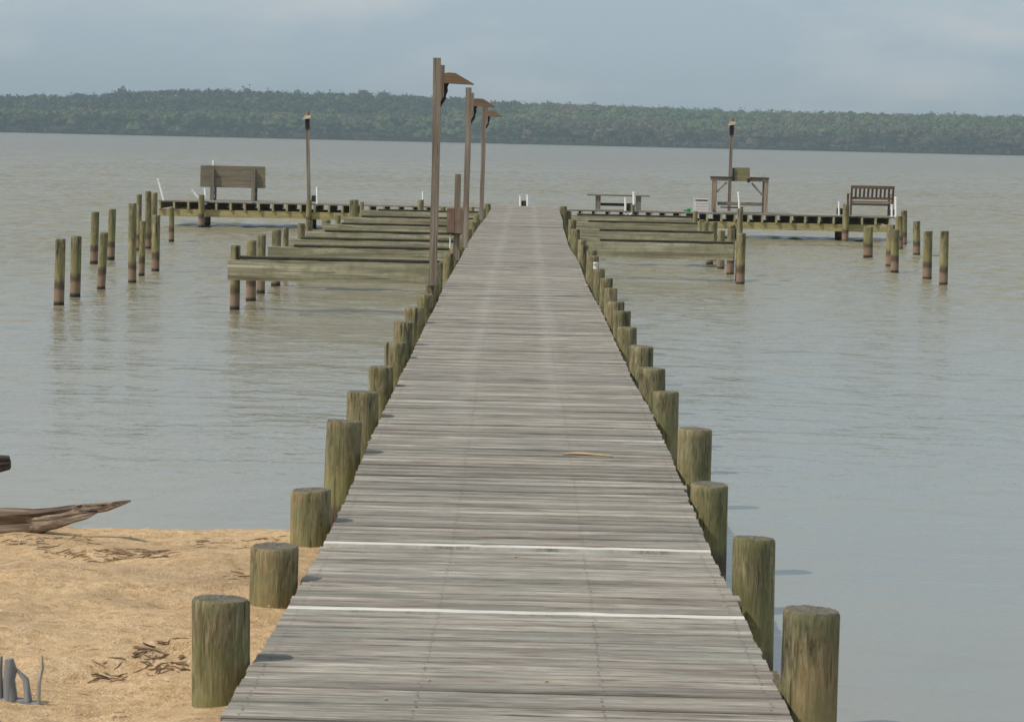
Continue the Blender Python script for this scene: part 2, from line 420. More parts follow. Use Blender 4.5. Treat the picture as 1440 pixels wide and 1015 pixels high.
# dock pilings: inner edge px, width px, top y px, side; Y solved so the inner edge touches the deck edge
def solve(xpx, ypx, side, gap=.02):
    Y = 30.0
    for _ in range(30):
        dz, dx = prof(Y); tgt = side*(HW+gap)+dx
        u = at(xpx, ypx, 1.0).x
        Y = .5*Y+.5*(tgt/u)
    return Y
LEFT = [(353, 87, 842), (421, 73, 768), (466, 56, 689), (509, 54, 592), (533, 48, 551), (554, 35, 516), (574, 33, 482), (583, 29, 453), (598, 28, 433), (610, 23, 414),
        (617, 18, 399), (623, 15, 370), (639, 15, 356), (648, 15, 350), (656, 14, 335), (664, 11, 322), (672, 12, 312), (676, 10, 302), (683, 10, 294), (691, 9, 287)]
RIGHT = [(1099, 80, 856), (1029, 60, 755), (978, 58, 680), (951, 49, 602), (917, 37, 550), (897, 38, 517), (884, 34, 486), (867, 28, 460), (862, 24, 437), (853, 24, 424),
         (849, 17, 405), (843, 12, 391), (833.7, 15, 378), (826, 12, 360), (824, 10, 352), (813, 14, 345), (812, 11, 337), (802, 13, 322), (799, 11, 309), (793, 10, 297), (786, 10, 290)]
info = {}
for side, lst in ((-1, LEFT), (1, RIGHT)):
    prevY = 0
    for i, (xp, wp, yp) in enumerate(lst):
        Y = solve(xp, yp+15, side, .045 if (side == 1 and i in (2,)) else .015)
        Y = max(Y, prevY+.75); Y = min(Y, 75.2); prevY = Y
        rad = min(.10, max(.07, wp*Y/FPX/2)); dz, dx = prof(Y)
        X = side*(HW+.02+rad)+dx
        top = at(xp, yp, Y).z
        top = max(DECK+dz+.05, min(top, DECK+dz+.42))
        ln = (random.uniform(-.022, .022), random.uniform(-.02, .02))
        o = piling_mesh(rad, -.9, top, ln, split=.28 if (side == 1 and i == 8) or (side == -1 and i in (5, 7)) else 0).build('piling', PIL, dock, (X-ln[0]*(top-.1), Y-ln[1]*(top-.1), 0), (0, 0, 0))
        info[(side, i)] = (X, Y, top, rad)
        print('PILE', side, i, round(X, 2), round(Y, 2), round(top, 2), round(rad, 3))
# bolts through the near pilings are hidden on the far side; block between walkway and piling as in the photo
X, Y, top, rad = info[(-1, 1)]
m = MB(); m.box((0, 0, 0), (.16, .04, .09), bev=.003); m.build('spacer_block', GREY, dock, (X+rad+.02, Y+.02, DECK-.14))

# free-standing mooring pilings
def mooring(topx, topy, basex, basey, wpx, label, group, Y=None):
    b = onz(basex, basey, 0)
    rad = wpx*b.y/FPX/2
    t = at(topx, topy, b.y)
    lean = ((t.x-b.x)/max(.3, t.z), 0)
    o = piling_mesh(rad, -.9, t.z, lean, seg=24).build('mooring_piling', PIL, None, (b.x, b.y, 0))
    tag(o, label, 'piling', group)
GL = 'mooring pilings standing in the water left of the dock'; GR_ = 'mooring pilings standing in the water right of the dock'
for a in [
    (85.4, 336, 82.7, 429, 14.8, 'leftmost of all the pilings in the water, weathered round timber standing nearest the viewer'),
    (107.3, 332, 105.5, 417, 14.8, 'green-tinged round piling just right of the leftmost piling'),
    (134, 298, 132, 370.5, 11, 'slim piling in the left water with a shorter, nearer piling just to its right'),
    (158, 294, 156, 364.5, 10.5, 'slim piling right behind the short piling of the left group, farther out than its neighbours'),
    (146.5, 327, 142, 407, 11.5, 'short piling between two taller slim ones in the left water'),
    (186.5, 286, 186, 398, 11.6, 'tallest looking front piling of the cluster before the left end of the platform'),
    (196, 273.5, 194.5, 352, 7.6, 'bright green piling at the back of the cluster before the left platform end'),
    (201, 311, 199, 388, 8.5, 'low piling standing behind and right of the tall front piling of the cluster'),
    (208.5, 269, 208, 350, 9, 'spotted piling reaching highest at the back of the left cluster'),
    (217, 271, 216, 346, 9.5, 'piling hard against the left end of the platform, behind a shorter one'),
    (220, 302.5, 218.5, 381.5, 11, 'stout front piling on the right side of the left cluster'),
    (241.5, 292, 241, 339.7, 7.5, 'lone short piling in front of the left end of the platform')]:
    mooring(*a, GL)
for a in [
    (1221, 319, 1220.5, 362, 13, 'short grey piling standing before the platform under the slatted bench'),
    (1253, 316, 1251, 375, 12, 'mossy piling half hidden behind another below the right end of the platform'),
    (1259, 323, 1258, 383.5, 11.5, 'front one of two overlapping pilings below the right end of the platform'),
    (1264.5, 304, 1265, 351, 9.4, 'piling touching the right end of the platform, in line with its deck edge'),
    (1271.5, 296, 1271, 345, 8.5, 'tallest piling just beyond the right end of the platform'),
    (1289, 311, 1289, 359, 10.3, 'short piling standing alone between the platform end and the two big right pilings'),
    (1305, 325, 1303.5, 393, 13, 'yellow-green piling, left one of the two big pilings farthest right'),
    (1328.5, 325, 1326.5, 401, 12, 'rightmost of all the pilings in the water, with a reddish foot')]:
    mooring(*a, GR_)

# ------------------------------------------------------------------ finger piers: open frames beside the walkway
ordn = ['nearest', 'second', 'third', 'fourth', 'fifth', 'sixth', 'farthest']
def finger(Y, side, xo, label, grp, topz=DECK-.01, posts=()):
    e = empty('finger_pier', (0, Y, 0)); tag(e, label, 'finger pier', grp)
    xi = side*(HW+.24)+prof(Y)[1]
    L = abs(xo-xi); cx = (xo+xi)/2
    tilt = random.uniform(-.004, .004)
    def plank(name, mat, y, h, th, zt):
        m = MB(); n = 10; vs = []
        for i in range(n+1):
            x = -L/2+L*i/n; dzt = random.uniform(-.006, .004); dzb = random.uniform(-.006, .006); dy = random.uniform(-.003, .003)
            vs += [(x, -th/2+dy, dzt), (x, th/2+dy, dzt), (x, th/2+dy, -h+dzb), (x, -th/2+dy, -h+dzb)]
        fs = [(i*4+j, i*4+(j+1) % 4, i*4+4+(j+1) % 4, i*4+4+j) for i in range(n) for j in range(4)]+[(0, 3, 2, 1), tuple(n*4+j for j in range(4))]
        m.add(vs, fs); return m.build(name, mat, e, (cx, y, zt), (0, tilt, 0))
    plank('beam', BEAM, 0, .285, .045, topz)
    plank('beam', BEAM, .46, .285, .045, topz+.004)
    # narrow mossy boards still nailed on top
    m = MB(); n = 14; vs = []
    x0, x1 = -L/2+random.uniform(.1, .5), L/2
    for i in range(n+1):
        x = x0+(x1-x0)*i/n; a = .07+random.uniform(-.01, .01)
        vs += [(x, a, .0), (x, .42+random.uniform(-.01, .01), .0), (x, .42, -.035), (x, a, -.035)]
    fs = [(i*4+j, i*4+(j+1) % 4, i*4+4+(j+1) % 4, i*4+4+j) for i in range(n) for j in range(4)]+[(0, 3, 2, 1), tuple(n*4+j for j in range(4))]
    m.add(vs, fs); m.build('catwalk_board', CAP, e, (cx, 0, topz+.041))
    for (xt, yt, Yp, wpx) in posts:
        p = at(xt, yt, Yp)
        piling_mesh(wpx*Yp/FPX/2, -.9, p.z, (.0, 0), seg=24).build('piling', PIL, e, (p.x, Yp-Y, 0))
    return e
gl = 'open finger piers left of the walkway'; gr = 'open finger piers right of the walkway'
LF = [(40.1, [(331.5, 345, 40.27, 14), (354, 338, 42.4, 14)]), (45.9, [(368, 330, 44.6, 12), (389, 323, 46.85, 13.5)]),
      (49.5, [(402, 320, 48.75, 8.5)]), (53.5, [(424, 314, 52.3, 10), (435, 310, 54.2, 9.5)]), (58.3, [(459, 309, 59.2, 12)]),
      (64.0, [(475.5, 303, 63.0, 7.5)]), (70.0, [(498, 281, 69.0, 12.5), (509, 284, 71.6, 6)])]
for i, (Y, ps) in enumerate(LF):
    finger(Y, -1, -4.18 if i == 0 else -4.1+random.uniform(-.04, .06), 'two bare timber beams left of the walkway, %s of the seven finger piers' % ordn[i], gl, DECK-.005 if i else .715, ps)
RF = [(52.0, [(1043, 328, 50.9, 12.5), (1041, 293.5, 52.6, 8.4)]), (58.0, [(1028.5, 322, 54.6, 11), (1015, 324, 57.0, 10), (999, 330, 59.3, 10)]),
      (64.3, [(992, 313, 63.4, 9), (1003, 312, 61.2, 12)]), (70.0, [(978, 297, 69.2, 6.5), (987, 309, 67.4, 8)])]
for i, (Y, ps) in enumerate(RF):
    finger(Y, 1, [3.82, 3.85, 3.9, 4.1][i], 'two bare timber beams right of the walkway, %s of the four finger piers' % ['nearest', 'second nearest', 'third nearest', 'farthest'][i], gr, DECK-.005, ps)

# ------------------------------------------------------------------ T platform
PY0, PY1 = 75.7, 78.9
XL, XR = at(222, 281, PY0).x, at(1259, 304, PY0).x
plat = empty('dock_platform', (0, PY0, 0)); tag(plat, 'wide T-shaped plank platform across the far end of the walkway, its joist ends showing', 'platform')
def pl(m, name, mat): return m.build(name, mat, plat, (0, 0, 0))
m = MB(); yy = 0
while yy < PY1-PY0:
    for (a, b) in ((XL, -.96), (-.95, .95), (.96, XR)):
        m.box(((a+b)/2, yy+.069, DECK-.018+random.uniform(-.002, .002)), (b-a, .136, .036), col=random.random())
    yy += .143
pl(m, 'decking', DK)
x = XL+.05; nj = 0
while x < XR:
    if not (-1.0 < x < 1.0):
        m = MB(); m.box((0, (PY1-PY0)/2-.01, 0), (.05, PY1-PY0-.02, .185)); o = m.build('joist', JOIST, plat, (x, random.uniform(-.02, .01), DECK-.13)); nj += 1
    x += .375+random.uniform(-.02, .02)
for (a, b) in ((XL+.02, -1.15), (1.15, XR-.02)):
    for yb in (.085, 2.75):
        m = MB(); m.box((0, 0, 0), (b-a, .09, .19)); m.build('girder', RIM, plat, ((a+b)/2, yb, DECK-.32))
for (xp, yp, Yp, wpx) in [(283.5, 274, 75.6, 8.5), (292, 299, 77.6, 9), (434.5, 281, 75.7, 8), (441, 299, 77.8, 8.5), (592, 281, 75.55, 8), (890, 288, 75.6, 5.5), (1036, 299, 77.7, 8),
                          (1190, 287, 75.6, 9), (1179.5, 312, 77.8, 10), (1030, 316, 75.7, 8), (624.5, 291, 75.6, 5), (664, 291, 75.6, 6)]:
    p = at(xp, yp, Yp); z = p.z if Yp < 76 else DECK-.24
    piling_mesh(wpx*Yp/FPX/2, -.9, z, seg=20).build('piling', PIL, plat, (p.x, Yp-PY0, 0))

# ------------------------------------------------------------------ lamp posts along the walkway
def lamp(px, pytop, idx, label, hoodlen, hoodmat):
    X, Y, pt, rad = info[idx]
    bx = at(px, 300, Y); topp = at(px, pytop, Y)
    h = topp.z; w = .089
    e = empty('lamp_post', (bx.x, Y-.01, 0)); tag(e, label, 'lamp post', 'wooden lamp posts along the left side of the walkway')
    lean = random.uniform(-.006, .004)
    m = MB(); n = 12; vs = []
    z0 = DECK+.12
    for i in range(n+1):
        t = i/n; z = z0+(h-z0)*t; ox = lean*(z-z0)+.008*math.sin(t*4+X); hw = w/2*(1+random.uniform(-.03, .03))
        for (sx, sy) in ((-1, -1), (1, -1), (1, 1), (-1, 1)): vs.append((ox+sx*hw, sy*hw-rad-.0, z))
    fs = [(i*4+j, i*4+(j+1) % 4, i*4+4+(j+1) % 4, i*4+4+j) for i in range(n) for j in range(4)]+[(0, 3, 2, 1), tuple(n*4+j for j in range(4))]
    m.add(vs, fs); m.build('post', POST, e)
    dx0 = lean*(h-z0)
    # backing plank on the side of the post, cut to a slant below
    m = MB(); prof_ = [(.0, -.08), (.045, -.08), (.045, -.42), (.0, -.50)]
    vs = [(a, -.05, z) for a, z in prof_]+[(a, .05, z) for a, z in prof_]
    m.add(vs, [(0, 1, 2, 3), (7, 6, 5, 4), (0, 4, 5, 1), (1, 5, 6, 2), (2, 6, 7, 3), (3, 7, 4, 0)])
    m.build('backing_plank', POST, e, (w/2+dx0+.001, -rad, h))
    # scalloped dark bracket
    m = MB(); P = [(0.001, -.286), (.055, -.286), (.038, -.33), (.044, -.37), (.022, -.43), (.024, -.46), (-.02, -.53), (-.044, -.58), (-.046, -.512), (.001, -.425)]
    vs = [(a, -.018, z) for a, z in P]+[(a, .018, z) for a, z in P]; n = len(P)
    m.add(vs, [tuple(range(n)), tuple(reversed(range(n, 2*n)))]+[(i, n+i, n+(i+1) % n, (i+1) % n) for i in range(n)])
    m.build('bracket', DARKW, e, (w/2+dx0+.046, -rad, h+.0))
    # hood: sloping board roof with a thin underside, pitched to a point at the outer end
    m = MB(); L = hoodlen; D = .15
    P = [(0, -.285), (0, -.175), (.05, -.165), (.13, -.17), (L, -.285), (L, -.295)]
    n = len(P); vs = [(a, -D, z) for a, z in P]+[(a, D, z) for a, z in P]
    m.add(vs, [tuple(range(n)), tuple(reversed(range(n, 2*n)))]+[(i, n+i, n+(i+1) % n, (i+1) % n) for i in range(n)])
    m.build('hood', hoodmat, e, (w/2+dx0+.047, -rad, h))
    return e
lamp(611.5, 82, (-1, 10), 'tallest looking wooden lamp post, nearest the viewer, with a slanted brown hood pointing right', .335, HOOD)
# find the dock pilings nearest 46.5 m and 61 m
def near_idx(Yt): return min([k for k in info if k[0] == -1], key=lambda k: abs(info[k][1]-Yt))
lamp(655.5, 123.5, near_idx(46.5), 'second wooden lamp post from the viewer, its hood overlapping the third post', .33, HOOD)
lamp(677.5, 144.5, near_idx(61), 'third and farthest of the lamp posts along the walkway, its hood lit pale orange', .30, HOOD)
# utility box post
k = near_idx(41); X, Y, pt, rad = info[k]
pb = at(643, 300, Y)
e = empty('utility_post', (pb.x, Y, 0)); tag(e, 'short wooden post with a reddish two-board box, between the first and second lamp posts', 'post')
m = MB(); m.box((0, 0, (at(643, 245, Y).z+DECK+.1)/2), (.085, .085, at(643, 245, Y).z-DECK-.1)); m.build('post', POST, e)
za, zb = at(640, 293, Y).z, at(640, 327, Y).z
eb = MB()
eb.box((-.058, -.10, (za+zb)/2), (.108, .10, za-zb)); eb.box((.054, -.10, (za+zb)/2-.004), (.108, .096, za-zb+.01)); wbx = eb.build('wooden_box', BOXW, e, (-.03, 0, 0))
m = MB(); m.box((-.03, -.10, zb-.012), (.2, .08, .02)); m.build('box_base', DARKW, wbx, (.03, 0, 0))
m = MB(); m.tube([(-.09, -.06, zb-.02), (-.09, -.06, zb-.22)], .009, 8); m.build('conduit', PVC, e)

# platform lamps
def plat_lamp(px, ptop, Y, label):
    b = at(px[1], 283, Y); t = at(px[0], ptop, Y)
    e = empty('pier_lamp', (b.x, Y, DECK)); tag(e, label, 'lamp post', 'capped lamp posts on the platform')
    hz = t.z-DECK; dx = t.x-b.x-.0
    m = MB(); m.bar((0, 0, -.05), (dx*.8, 0, hz-.42), .088, .088, up=(0, 1, 0)); m.build('post', POST, e)
    m = MB(); m.bar((dx*.8, 0, hz-.42), (dx*.9, 0, hz-.14), .115, .115, up=(0, 1, 0)); m.build('lamp_housing', DARKW, e)
    m = MB(); vs = [(-.13, -.12, -.06), (.08, -.12, -.02), (.10, .12, -.02), (-.10, .12, -.06), (-.06, -.10, .05), (.095, -.10, .06), (.10, .10, .06), (-.05, .10, .05)]
    m.add(vs, [(3, 2, 1, 0), (4, 5, 6, 7), (0, 1, 5, 4), (1, 2, 6, 5), (2, 3, 7, 6), (3, 0, 4, 7)]); cp = m.build('cap', HOODPALE, e, (dx*.9, 0, hz-.10))
    m = MB(); m.tube([(0, 0, -.02), (0, 0, .04), (0, 0, .08), (0, 0, .115)], [.05, .045, .03, .012], 12); m.build('finial', HOOD, cp, (.01, 0, .07))
plat_lamp((432, 434.8), 160, 75.95, 'thin lamp post with a pale cap standing on the left half of the platform')
plat_lamp((1029.5, 1025.5), 169, 78.3, 'thin lamp post with a pale cap rising behind the timber frame')

# ------------------------------------------------------------------ benches and furniture on the platform
# left high-backed bench seen from behind
Yb = 76.9
c = at(327, 282, Yb); e = empty('bench', (c.x, Yb, DECK)); tag(e, 'grey-green bench with a solid plank back, on the left half of the platform', 'bench')
zt = at(327, 233.5, Yb).z-DECK; zb = at(327, 264, Yb).z-DECK; wd = (372.7-281.7)*Yb/FPX
m = MB(); bh = (zt-zb)/3
for i in range(3): m.box((0, -.003*i, zb+bh*(i+.5)), (wd+random.uniform(-.01, .01), .035, bh-.002), Matrix.Rotation(.0, 3, 'Y'))
m.build('backrest', BENCHG, e)
for xx in ((298.5-327)*Yb/FPX, (356.3-327)*Yb/FPX):
    m = MB(); m.bar((xx, -.09, 0), (xx, -.065, zt-.07), .10, .07, up=(0, 1, 0)); m.build('back_post', GREYZ, e)
    m = MB(); m.box((xx, .25, .2), (.09, .6, .07)); m.box((xx+.01, .5, .19), (.09, .09, .37)); m.build('leg', GREYZ, e)
m = MB()
for i in range(3): m.box((0, .12+i*.15, .40), (wd-.04, .14, .035))
m.build('seat', BENCHG, e)

# backless bench / low table
Yb = 76.6; c = at(869, 297, Yb); e = empty('backless_bench', (c.x, Yb, DECK)); tag(e, 'low backless plank bench standing right of the walkway end beside two white pipes', 'bench')
tw = (913-825)*Yb/FPX; hz = at(869, 274, Yb).z-DECK
m = MB(); m.box((0, -.1, hz-.02), (tw, .19, .036)); m.box((0, .1, hz-.018), (tw-.03, .19, .036)); m.build('seat', BENCHG, e)
for xp in (840.7, 897.5):
    xx = (xp-869)*Yb/FPX
    m = MB(); m.box((xx, 0, (hz-.04)/2), (.13, .30, hz-.04)); m.build('leg', GREYZ, e)
m = MB(); m.box((0, 0, hz*.35), (abs(897.5-840.7)*Yb/FPX-.13, .035, .08)); m.build('stretcher', DARKW, e)

# brown slatted bench
Yb = 76.7; c = at(1224.5, 302.5, Yb); e = empty('slatted_bench', (c.x, Yb, DECK), R(3)); tag(e, 'dark brown garden bench with upright back slats on the right end of the platform', 'bench')
wd = 61.5*Yb/FPX; f_ = Yb/FPX
H0 = 42*f_; lean = -.10
def zz(yp): return (302.5-yp)*f_
for nm, (y0, y1), dy in (('top_rail', (260.5, 265), -.17), ('lower_rail', (276.5, 280), -.11)):
    m = MB(); m.box((0, dy, (zz(y0)+zz(y1))/2), (wd, .035, zz(y0)-zz(y1))); m.build(nm, BENCHR, e)
for i in range(11):
    xx = -wd/2+.03+(wd-.06)*i/10
    m = MB(); m.bar((xx, -.115, zz(276.6)), (xx, -.165, zz(264.9)), .055, .016, up=(0, 1, 0)); m.build('slat', BENCHR, e)
m = MB(); m.box((0, -.085, (zz(282)+zz(285))/2), (wd-.10, .05, .055)); m.build('seat_rail', BENCHL, e)
m = MB(); m.box((0, -.07, zz(287)), (wd-.10, .04, .055)); m.build('apron', BENCHR, e)
m = MB()
for i in range(5): m.box((0, -.02+i*.095, zz(284.6)), (wd-.02, .08, .02))
m.build('seat', BENCHR, e)
for sx in (-1, 1):
    m = MB(); m.bar((sx*(wd/2-.03), -.08, 0), (sx*(wd/2-.03), -.10, zz(281)), .055, .055, up=(0, 1, 0)); m.bar((sx*(wd/2-.03), -.10, zz(281)), (sx*(wd/2-.03), -.165, zz(266)), .05, .05, up=(0, 1, 0)); m.build('leg', BENCHR, e)
    m = MB(); m.box((sx*(wd/2-.03)-.0, .44, zz(273.5)/2), (.055, .055, zz(273.5))); m.build('leg', BENCHR, e)
    m = MB(); m.box((sx*(wd/2-.03), .17, zz(273)), (.07, .62, .03)); m.build('armrest', BENCHR, e)

# timber frame (swing stand) with a mossy board
Yb = 76.4; f_ = Yb/FPX; c = at(1040, 299.5, Yb); e = empty('timber_frame', (c.x, Yb, DECK)); tag(e, 'open wooden frame with diagonal braces and a mossy square board on top, on the platform', 'frame')
def fx(xp): return (xp-1040)*f_
def fz(yp, xp=1040): return (299.5+(xp-1040)*ROLL-yp)*f_
for xp in (1004.3, 1076):
    m = MB(); m.box((fx(xp)+.01, 0, fz(253)/2), (.085 if xp < 1040 else .10, .085, fz(253))); m.build('upright', FRAMEW, e)
    m = MB(); m.box((fx(xp)+.01, .75, fz(255)/2), (.08, .085, fz(255))); m.build('upright', FRAMEW, e)
for dy in (-.02, .75):
    m = MB(); m.box((fx(1040), dy-.005, fz(252.5)), (fx(1080)-fx(1001), .045 if dy < 0 else .04, .10)); m.build('top_beam', FRAMEW, e)
m = MB(); m.box((fx(1040), .37, fz(250)), (fx(1081)-fx(1000), .9, .02)); m.build('top_board', DARKW, e)
m = MB(); m.bar((fx(1007), .0, fz(271)), (fx(1021), .0, fz(257)), .05, .05, up=(0, 1, 0)); m.build('brace', FRAMEW, e)
m = MB(); m.bar((fx(1056), .0, fz(257.5)), (fx(1073), .0, fz(276)), .05, .05, up=(0, 1, 0)); m.build('brace', FRAMEW, e)
m = MB(); m.box((fx(1041.5), .1, fz(287)), (fx(1073)-fx(1008), .05, .09)); m.build('lower_rail', GREY, e)
m = MB()
for i in range(3): m.box((fx(1042), -.07+i*.0, fz(254.5)+.05+i*.122), (.41-.01*i, .035, .118))
m.build('mossy_board', MOSSB, e)
m = MB(); m.box((fx(1051), -.10, fz(254)), (.07, .03, .11)); m.box((fx(1029.5), -.10, fz(246)), (.07, .035, .36)); m.build('board_bracket', DARKW, e)
m = MB(); m.box((fx(1030), .35, fz(292.5)), (fx(1042)-fx(1010), .3, .035)); m.build('shelf', GREY, e)

# white rod-holder pipes
GP = 'white pipes fixed to the platform as rod holders'
def pipe(p0, p1, label, Y=75.75, wpx=3.0, block=None):
    b = at(p1[0], p1[1], Y); t = at(p0[0], p0[1], Y)
    e = empty('rod_holder', tuple(b)); tag(e, label, 'pipe', GP)
    m = MB(); d = Vector(t)-Vector(b); r = 1.22*wpx*Y/FPX/2; n = d.normalized()
    m.tube([-n*.12, d*.5, d*.93], r, 14); pp = m.build('pipe', PVC, e)
    m = MB(); m.tube([d*.90, d], r*1.22, 14); m.build('collar', PVC, pp)
    if block:
        x0, x1, y0, y1 = block; a = at(x0, y0, Y); c_ = at(x1, y1, Y)
        m = MB(); m.box(((a.x+c_.x)/2-b.x, .06, (a.z+c_.z)/2-b.z), (abs(c_.x-a.x), .10, abs(a.z-c_.z)), bev=.004); m.build('mounting_block', DARKW, e)
pipe((222.5, 251), (229, 276), 'white pipe leaning left at the very left end of the platform')
pipe((269.5, 268), (283.5, 284), 'white pipe leaning steeply left of the plank-backed bench', wpx=2.6)
pipe((289, 265), (289, 281), 'short upright white pipe by the left leg of the plank-backed bench', wpx=3.2)
pipe((300.6, 226), (300.6, 272), 'tall white pipe poking up behind the back of the plank bench', Y=77.2, wpx=2.8)
pipe((446, 263), (446, 283), 'white pipe beside the foot of the left platform lamp post', wpx=2.6, block=(438, 446, 275, 284))
pipe((594.8, 269.5), (594.8, 285), 'white pipe left of the first tall lamp post, seen over the finger piers', wpx=2.2)
pipe((731.7, 275.5), (731.7, 289), 'left one of the pair of white pipes at the end of the walkway', Y=78.6, wpx=2.2, block=(733, 740, 282.5, 291))
pipe((741.9, 274), (741.9, 288), 'right one of the pair of white pipes at the end of the walkway', Y=78.6, wpx=2.4)
pipe((879.6, 278), (879.6, 294), 'short white pipe in front of the low backless bench', wpx=2.6, block=(881, 889, 287, 297))
pipe((891.6, 270), (891.6, 290), 'tall white pipe before the right leg of the low backless bench', wpx=3.4)
pipe((1038.7, 270), (1040, 299), 'white pipe standing inside the timber frame', wpx=2.5)
pipe((1180, 283.5), (1180, 297), 'small white pipe left of the slatted bench', wpx=2.4, block=(1177, 1185, 293, 302))
pipe((1260, 277), (1260, 303), 'tall white pipe at the right end of the slatted bench', wpx=3.2)
pipe((1254.3, 287.5), (1254.3, 301), 'short white pipe tucked between the slatted bench and the tall pipe', Y=76.0, wpx=2.8, block=(1251, 1258, 295, 303))
# hose loop
p = at(883, 299, 75.5); m = MB(); pts = []
for i in range(9):
    a = R(180+180*i/8); pts.append((.10*math.cos(a)*-1, 0, .07*math.sin(a)))
m.tube(pts, .014, 8); tag(m.build('hose', PVC, None, tuple(p)), 'short white hose hanging in a curve under the platform edge', 'hose')

# crate, tub and green rope
Yb = 76.2; f_ = Yb/FPX; c = at(986, 298.5, Yb); e = empty('crate', (c.x, Yb, DECK+.002)); tag(e, 'pinkish white slatted plastic crate on the platform left of the timber frame', 'crate')
w_ = .33; hh = .30
m = MB()
for k2 in range(4):
    for (cx_, cy_, sx, sy) in ((0, -.15, w_, .015), (0, .15, w_, .015), (-w_/2+.008, 0, .015, .285), (w_/2-.008, 0, .015, .285)):
        m.box((cx_, cy_, .04+k2*.075), (sx, sy, .06))
for sx in (-1, 1):
    for sy in (-1, 1): m.box((sx*(w_/2-.01), sy*.145, hh/2), (.028, .028, hh))
m.build('body', CRATE, e)
m = MB(); m.box((0, 0, .01), (w_-.04, .27, .015)); m.build('base', CRATE, e)
m = MB(); m.box((.0, 0, hh+.03), (w_+.02, .32, .03), Matrix.Rotation(R(-9), 3, 'X')); m.build('lid', CRATE, e)
m = MB(); m.bar((-w_/2-.05, -.08, 0), (-w_/2-.035, -.08, .38), .03, .05, up=(0, 1, 0)); m.build('handle', CRATE, e)
p = at(966.5, 298, 76.0); m = MB(); pts = []
for i in range(90):
    a = i*.55; r = .055+.045*math.sin(i*.23); pts.append((r*1.1*math.cos(a)+.03*math.sin(i*.11), r*.8*math.sin(a), .012+.085*abs(math.sin(i*.09))*(1-i/150)))
m.tube(pts, .011, 6); tag(m.build('rope_pile', GREEN, None, (p.x, p.y, DECK+.004)), 'small heap of bright green rope lying on the platform', 'rope')
# white cap on a right piling
X, Y, pt, rad = info[(1, 12)]
m = MB(); m.tube([(0, 0, 0), (0, 0, .058), (0, 0, .06), (0, 0, .078)], [.03, .03, .034, .031], 18)
tag(m.build('pvc_cap', PVC, None, (X-.045, Y-.02, pt+.001)), 'small white plastic cap sitting on a piling right of the walkway', 'cap')
# stick on the deck
p0 = onz(791, 636, DECK+.0); p1 = onz(847, 642, DECK+.0)
m = MB(); L = (p1-p0).length
m.tube([(0, 0, 0), (.05, .012, .003), (.11, .004, .004), (.17, -.004, .003), (L-.02, -.030, .0), (L, -.05, .001)], [.004, .008, .009, .008, .006, .003], 8, wob=.15)
tag(m.build('stick', TWIG, None, (p0.x, p0.y, DECK+.004+prof(p0.y)[0])), 'bent tan stick lying on the grey planks in the middle distance', 'stick')
# fallen specks on the deck
for (xp, yp) in ((601, 957), (766, 958), (540, 985), (1018, 842), (724, 765)):
    p = onz(xp, yp, DECK); m = MB(); m.tube([(0, 0, 0), (.006, .006, .003), (.014, .004, .0)], [.002, .004, .001], 6)
    tag(m.build('leaf_bit', TWIG, None, (p.x, p.y, DECK+prof(p.y)[0]+.003)), 'tiny yellow leaf bits fallen on the near planks', 'leaf', 'leaf bits on the planks')

# ------------------------------------------------------------------ beach
CR = [(-200, 16), (-6, 14.4), (-3, 14.15), (-1, 13.95), (0, 12.6), (.8, 11.1), (.97, 10.75), (1.12, 9.1), (2, 7.6), (6, 4.5), (40, -2), (300, -10)]
def crest(x):
    return float(np.interp(x, [c[0] for c in CR], [c[1] for c in CR]))
def fnoise(x, y):
    return (math.sin(x*2.1+1.3*math.sin(y*1.7))*math.cos(y*2.6+.7*math.sin(x*1.9)))
PITS = [(random.uniform(-2.6, -1.1), random.uniform(9.3, 13.2), random.uniform(.06, .13), random.uniform(.012, .03)) for _ in range(26)]
def beach_z(x, y):
    c = crest(x); base = .53+.025*fnoise(x*1.4, y*1.1)+.016*fnoise(x*3.7+2, y*3.1)
    base -= .022*math.exp(-((y-(c-.3))/.7)**2)
    for (hx, hy, hr, hd) in PITS:
        q = ((x-hx)**2+(y-hy)**2)/hr**2
        if q < 6: base += hd*(-math.exp(-q)+.35*math.exp(-(math.sqrt(q)-1.4)**2*4))
    d = y-c
    if d > 0:
        base -= (.26*d*d/(d+.25)) if d < 12 else 3.3
    if y < 6: base += min(1.2, (6-y)*.05)
    # sand heaped round the first piling pair
    return max(base, -1.5)
def grid(name, xs, ys, fz_, mat, label=None):
    nx, ny = len(xs), len(ys)
    vs = [(x, y, fz_(x, y)) for y in ys for x in xs]
    fs = [(j*nx+i, j*nx+i+1, (j+1)*nx+i+1, (j+1)*nx+i) for j in range(ny-1) for i in range(nx-1)]
    me = bpy.data.meshes.new(name); me.from_pydata(vs, [], fs); me.polygons.foreach_set('use_smooth', [True]*len(fs))
    me.materials.append(mat); o = bpy.data.objects.new(name, me); COL.objects.link(o); tag(o, kind='structure'); return o
xs = list(np.concatenate([-np.geomspace(120, 4.6, 26), np.arange(-4.5, 2.6, .045), np.geomspace(2.7, 120, 26)]))
ys = list(np.concatenate([np.arange(-40, 6, 1.2), np.arange(6, 17, .05), np.geomspace(17.2, 34, 14)]))
from mathutils import noise as mn
def beach_fine(x, y):
    z = beach_z(x, y)
    if 6 < y < 17 and -5 < x < 3:
        z += .012*mn.noise(Vector((x*3.5, y*3.5, 0)))+.008*mn.noise(Vector((x*10, y*9, 3)))
    return z
grid('beach_sand', xs, ys, beach_fine, SAND)

